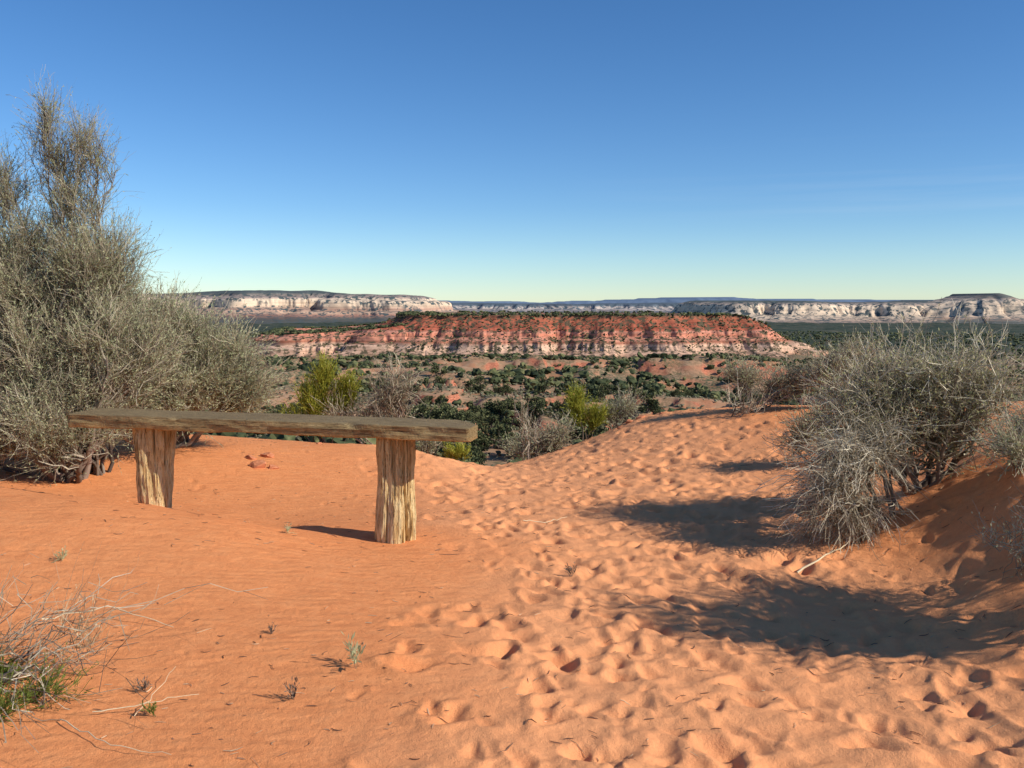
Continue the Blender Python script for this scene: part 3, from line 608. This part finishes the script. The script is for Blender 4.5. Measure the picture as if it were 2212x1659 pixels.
# ------------------------------------------------------------------ bench
def wood_mat(name, stops, scale, stretch, dark, bstr=.8, ck=.75):
    m, nt, out = new_mat(name); g = G(nt)
    tc = g.n('ShaderNodeTexCoord').outputs['Object']
    n1 = g.noise(tc, scale, 6, .65, stretch); n2 = g.noise(tc, scale*2.7, 4, .7, stretch); n3 = g.noise(tc, 3.5, 4, .6)
    c = g.ramp(n1, stops)
    cr = g.ramp(n2, [(.34, (1, 1, 1)), (.42, (0, 0, 0))])
    c = g.mix(g.math('MULTIPLY', cr, ck), c, dark)
    c = g.mix(.5, c, g.ramp(n3, [(.3, (.65, .58, .5)), (.65, (1.15, 1.15, 1.1))]), 'MULTIPLY')
    h = g.math('SUBTRACT', g.math('ADD', n1, n2), g.math('MULTIPLY', cr, .8))
    g.bsdf(out, c, .85, g.bump(h, bstr, .012)); return m, g, c, tc
SEATM, g, c, tc = wood_mat('weathered_plank', [(.3, (.15, .10, .05)), (.5, (.36, .25, .12)), (.7, (.58, .42, .21))], 14, (.6, 9, 9), (.05, .03, .018))
sp = g.n('ShaderNodeSeparateXYZ'); g.l(tc, sp.inputs[0])
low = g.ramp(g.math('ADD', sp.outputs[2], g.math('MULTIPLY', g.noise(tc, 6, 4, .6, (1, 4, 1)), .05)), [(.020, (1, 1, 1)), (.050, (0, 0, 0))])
c2 = g.mix(g.math('MULTIPLY', low, .8), c, (.54, .27, .09))  # brown lower edge, with orange bounce light from the sand painted in
tpd = g.ramp(sp.outputs[2], [(.066, (0, 0, 0)), (.073, (1, 1, 1))])
c2 = g.mix(g.math('MULTIPLY', tpd, .45), c2, (.22, .165, .10))
bs = [n for n in SEATM.node_tree.nodes if n.type == 'BSDF_PRINCIPLED'][0]; g.l(c2, bs.inputs['Base Color'])
POSTM, g, c, tc = wood_mat('weathered_log', [(.26, (.34, .19, .07)), (.40, (.68, .45, .20)), (.55, (.88, .68, .36)), (.75, (.92, .79, .50))], 11, (6, 6, .5), (.12, .06, .025), 1.0, .7)
sp = g.n('ShaderNodeSeparateXYZ'); g.l(tc, sp.inputs[0])
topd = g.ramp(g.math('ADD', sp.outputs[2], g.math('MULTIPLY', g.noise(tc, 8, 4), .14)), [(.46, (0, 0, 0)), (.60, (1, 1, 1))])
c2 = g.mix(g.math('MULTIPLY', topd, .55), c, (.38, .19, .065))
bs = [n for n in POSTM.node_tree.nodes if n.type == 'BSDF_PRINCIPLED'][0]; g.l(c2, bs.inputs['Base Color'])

pR = at(857, 1168, 4.85); pL = at(333, 1090, 5.2)
bench = bpy.data.objects.new('wooden_bench', None); col.objects.link(bench)
mid_ = (pR+pL)/2; bench.location = (mid_[0], mid_[1], 0)
bench['label'] = 'rustic bench of one thick weathered plank on two log posts'; bench['category'] = 'bench'
yaw = math.atan2(pR[1]-pL[1], pR[0]-pL[0])
bench.rotation_euler = (0, 0, yaw)
half = math.hypot(pR[0]-pL[0], pR[1]-pL[1])/2
x0, x1 = -half-.45, half+.44; wd = .145; th0 = .076; zt = .620
ns = 160; sx = np.linspace(x0, x1, ns)
cs = []
for (yy, zz) in [(-.97, -1), (-1, -.88), (-1, -.3), (-1, .2), (-1, .88), (-.97, 1), (-.5, 1), (0, 1), (.5, 1), (.96, 1), (1, .85), (1, 0), (1, -.85), (.96, -1), (.4, -1), (-.3, -1)]: cs.append((yy, zz))
cs = np.array(cs); V = []
for s in sx:
    e1 = x1-s; e0 = s-x0
    wf = wd*(1+.03*fbm(np.array(s*4), np.array(1.), 3, 70))
    wb = wd-max(0, .15-e1)*.95-max(0, .015-e0)*.6
    wf2 = wf-max(0, .010-e1)*.8-max(0, .010-e0)*.8
    yv = np.where(cs[:, 0] < 0, cs[:, 0]*wf2, cs[:, 0]*wb)
    fr = fbm(s*7+cs[:, 1]*.6, cs[:, 1]*1.5+3, 4, 71)*.010+fbm(s*2.2+0*cs[:, 1], cs[:, 0], 3, 74)*.007
    yv = yv+np.where(np.abs(cs[:, 0]) > .9, fr*np.sign(cs[:, 0]), 0)
    notch = -.016*np.exp(-((s-.52)/.035)**2)*(cs[:, 0] < -.9)*(cs[:, 1] > .5)-.012*np.exp(-((s+.5)/.03)**2)*(cs[:, 0] < -.9)*(cs[:, 1] > .5)
    zv = zt-th0/2+cs[:, 1]*th0/2+fbm(s*2.5+cs[:, 0]*.5, cs[:, 0]+4, 3, 72)*.007+np.where(cs[:, 1] < -.5, fbm(s*5+0*cs[:, 0], cs[:, 0], 3, 73)*.008, 0)+notch
    zv = zv+np.where(cs[:, 1] > 0, -.004*max(0, 1-e1/.1), .004)
    V.append(np.stack([np.full(len(cs), s), yv, zv], 1))
V = np.array(V); nc_ = len(cs); idx = np.arange(ns*nc_).reshape(ns, nc_)
Q = np.concatenate([np.stack([idx[:-1, i], idx[1:, i], idx[1:, (i+1) % nc_], idx[:-1, (i+1) % nc_]], -1) for i in range(nc_)])[:, ::-1]
me = mesh_np('seat', V.reshape(-1, 3)-np.array([0, 0, zt-th0]), Q, [SEATM])
bm = bmesh.new(); bm.from_mesh(me); bm.verts.ensure_lookup_table()
bm.faces.new([bm.verts[i] for i in idx[0]]); bm.faces.new([bm.verts[i] for i in idx[-1][::-1]])
bmesh.ops.recalc_face_normals(bm, faces=bm.faces); bm.to_mesh(me); bm.free()
so = add_obj('seat', me, bench, label='thick weathered grey brown plank with a chipped corner'); so.location = (0, 0, zt-th0)
def post(sign, rb, rt, flare, zb, seed, lean, lab):
    na, nh = 110, 60; ztop = zt-th0+.012
    hs = np.linspace(0, 1, nh); an = np.linspace(0, 2*np.pi, na, endpoint=False); V = []
    for h in hs:
        R = rb*(1-h)+rt*h+flare*sstep(.62, .90, h)+.006*math.sin(h*9+seed)
        ca, sa = np.cos(an), np.sin(an)
        rr_ = R*(1+.24*fbm(ca*1.2+3+seed, sa*1.2+h*1.1, 3, seed)+.12*fbm(ca*4+seed, sa*4+h*1.2, 3, seed+1))
        crk = fbm(ca*8+seed*2, sa*8+h*1.5, 2, seed+2); rr_ = rr_-R*.18*sstep(.2, .45, crk)
        rr_ = rr_+.006*fbm(ca*3, sa*3+h*10, 3, seed+5)
        V.append(np.stack([rr_*ca+lean*(h-1), rr_*sa, np.full(na, zb+(ztop-zb)*h)], 1))
    V = np.array(V); idx = np.arange(na*nh).reshape(nh, na)
    Q = np.concatenate([np.stack([idx[:-1, i], idx[:-1, (i+1) % na], idx[1:, (i+1) % na], idx[1:, i]], -1) for i in range(na)])
    me = mesh_np('leg', V.reshape(-1, 3), Q, [POSTM], None, False)
    bm = bmesh.new(); bm.from_mesh(me); bm.verts.ensure_lookup_table(); bm.faces.new([bm.verts[i] for i in idx[-1]]); bm.faces.new([bm.verts[i] for i in idx[0][::-1]]); bm.to_mesh(me); bm.free()
    add_obj('leg', me, bench, label=lab).location = (sign*half, 0, 0)
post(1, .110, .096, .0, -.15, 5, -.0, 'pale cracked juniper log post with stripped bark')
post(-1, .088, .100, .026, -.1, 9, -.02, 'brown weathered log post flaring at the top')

# ------------------------------------------------------------------ light, sky, camera
sd = Vector((.925, -.38, math.tan(math.radians(33)))).normalized()
el = math.asin(sd.z); az = math.atan2(sd.x, sd.y)
L = bpy.data.lights.new('sun', 'SUN'); L.energy = 5.0; L.angle = math.radians(.5); L.color = (1, .94, .84)
lo = bpy.data.objects.new('sun', L); col.objects.link(lo); lo.rotation_euler = sd.to_track_quat('Z', 'Y').to_euler(); lo.location = (20, -10, 20)
w = bpy.data.worlds.new('World'); scene.world = w; w.use_nodes = True; nt = w.node_tree; nt.nodes.clear(); g = G(nt)
sky = g.n('ShaderNodeTexSky'); sky.sky_type = 'NISHITA'; sky.sun_disc = False; sky.sun_elevation = el; sky.sun_rotation = az
sky.altitude = 1700; sky.air_density = 1.0; sky.dust_density = .2; sky.ozone_density = 1.8
hs = g.n('ShaderNodeHueSaturation'); hs.inputs['Saturation'].default_value = 1.14; g.l(sky.outputs[0], hs.inputs['Color'])
tc = g.n('ShaderNodeTexCoord').outputs['Generated']; sp = g.n('ShaderNodeSeparateXYZ'); g.l(tc, sp.inputs[0])
tintc = g.ramp(sp.outputs[2], [(0, (.82, .95, 1.0)), (.10, (.66, .86, 1.0)), (.35, (.58, .84, 1.0))])
skc = g.mix(1.0, g.mix(1.0, hs.outputs[0], tintc, 'MULTIPLY'), (1.22, 1.22, 1.28), 'MULTIPLY')
cl = g.ramp(g.noise(tc, 1.6, 5, .6, (1, 1, 26)), [(.50, (0, 0, 0)), (.75, (1, 1, 1))])
band = g.ramp(sp.outputs[2], [(.05, (0, 0, 0)), (.09, (1, 1, 1)), (.12, (1, 1, 1)), (.18, (0, 0, 0))])
side = g.ramp(sp.outputs[0], [(.05, (0, 0, 0)), (.35, (1, 1, 1))])
skc = g.mix(g.math('MULTIPLY', g.math('MULTIPLY', g.math('MULTIPLY', cl, band), side), .09), skc, (8, 8.5, 9))
bg = g.n('ShaderNodeBackground'); bg.inputs[1].default_value = .102; g.l(skc, bg.inputs[0])
wo = g.n('ShaderNodeOutputWorld'); g.l(bg.outputs[0], wo.inputs[0])
cam = bpy.data.cameras.new('camera'); co = bpy.data.objects.new('camera', cam); col.objects.link(co)
co.location = (0, 0, EYE); co.rotation_euler = (math.radians(90), 0, 0)
cam.sensor_width = 36; cam.lens = 36*F/2212; cam.shift_y = -179.5/2212; cam.clip_start = .1; cam.clip_end = 40000
scene.camera = co
scene.view_settings.view_transform = 'Standard'; scene.view_settings.look = 'None'; scene.view_settings.exposure = 0
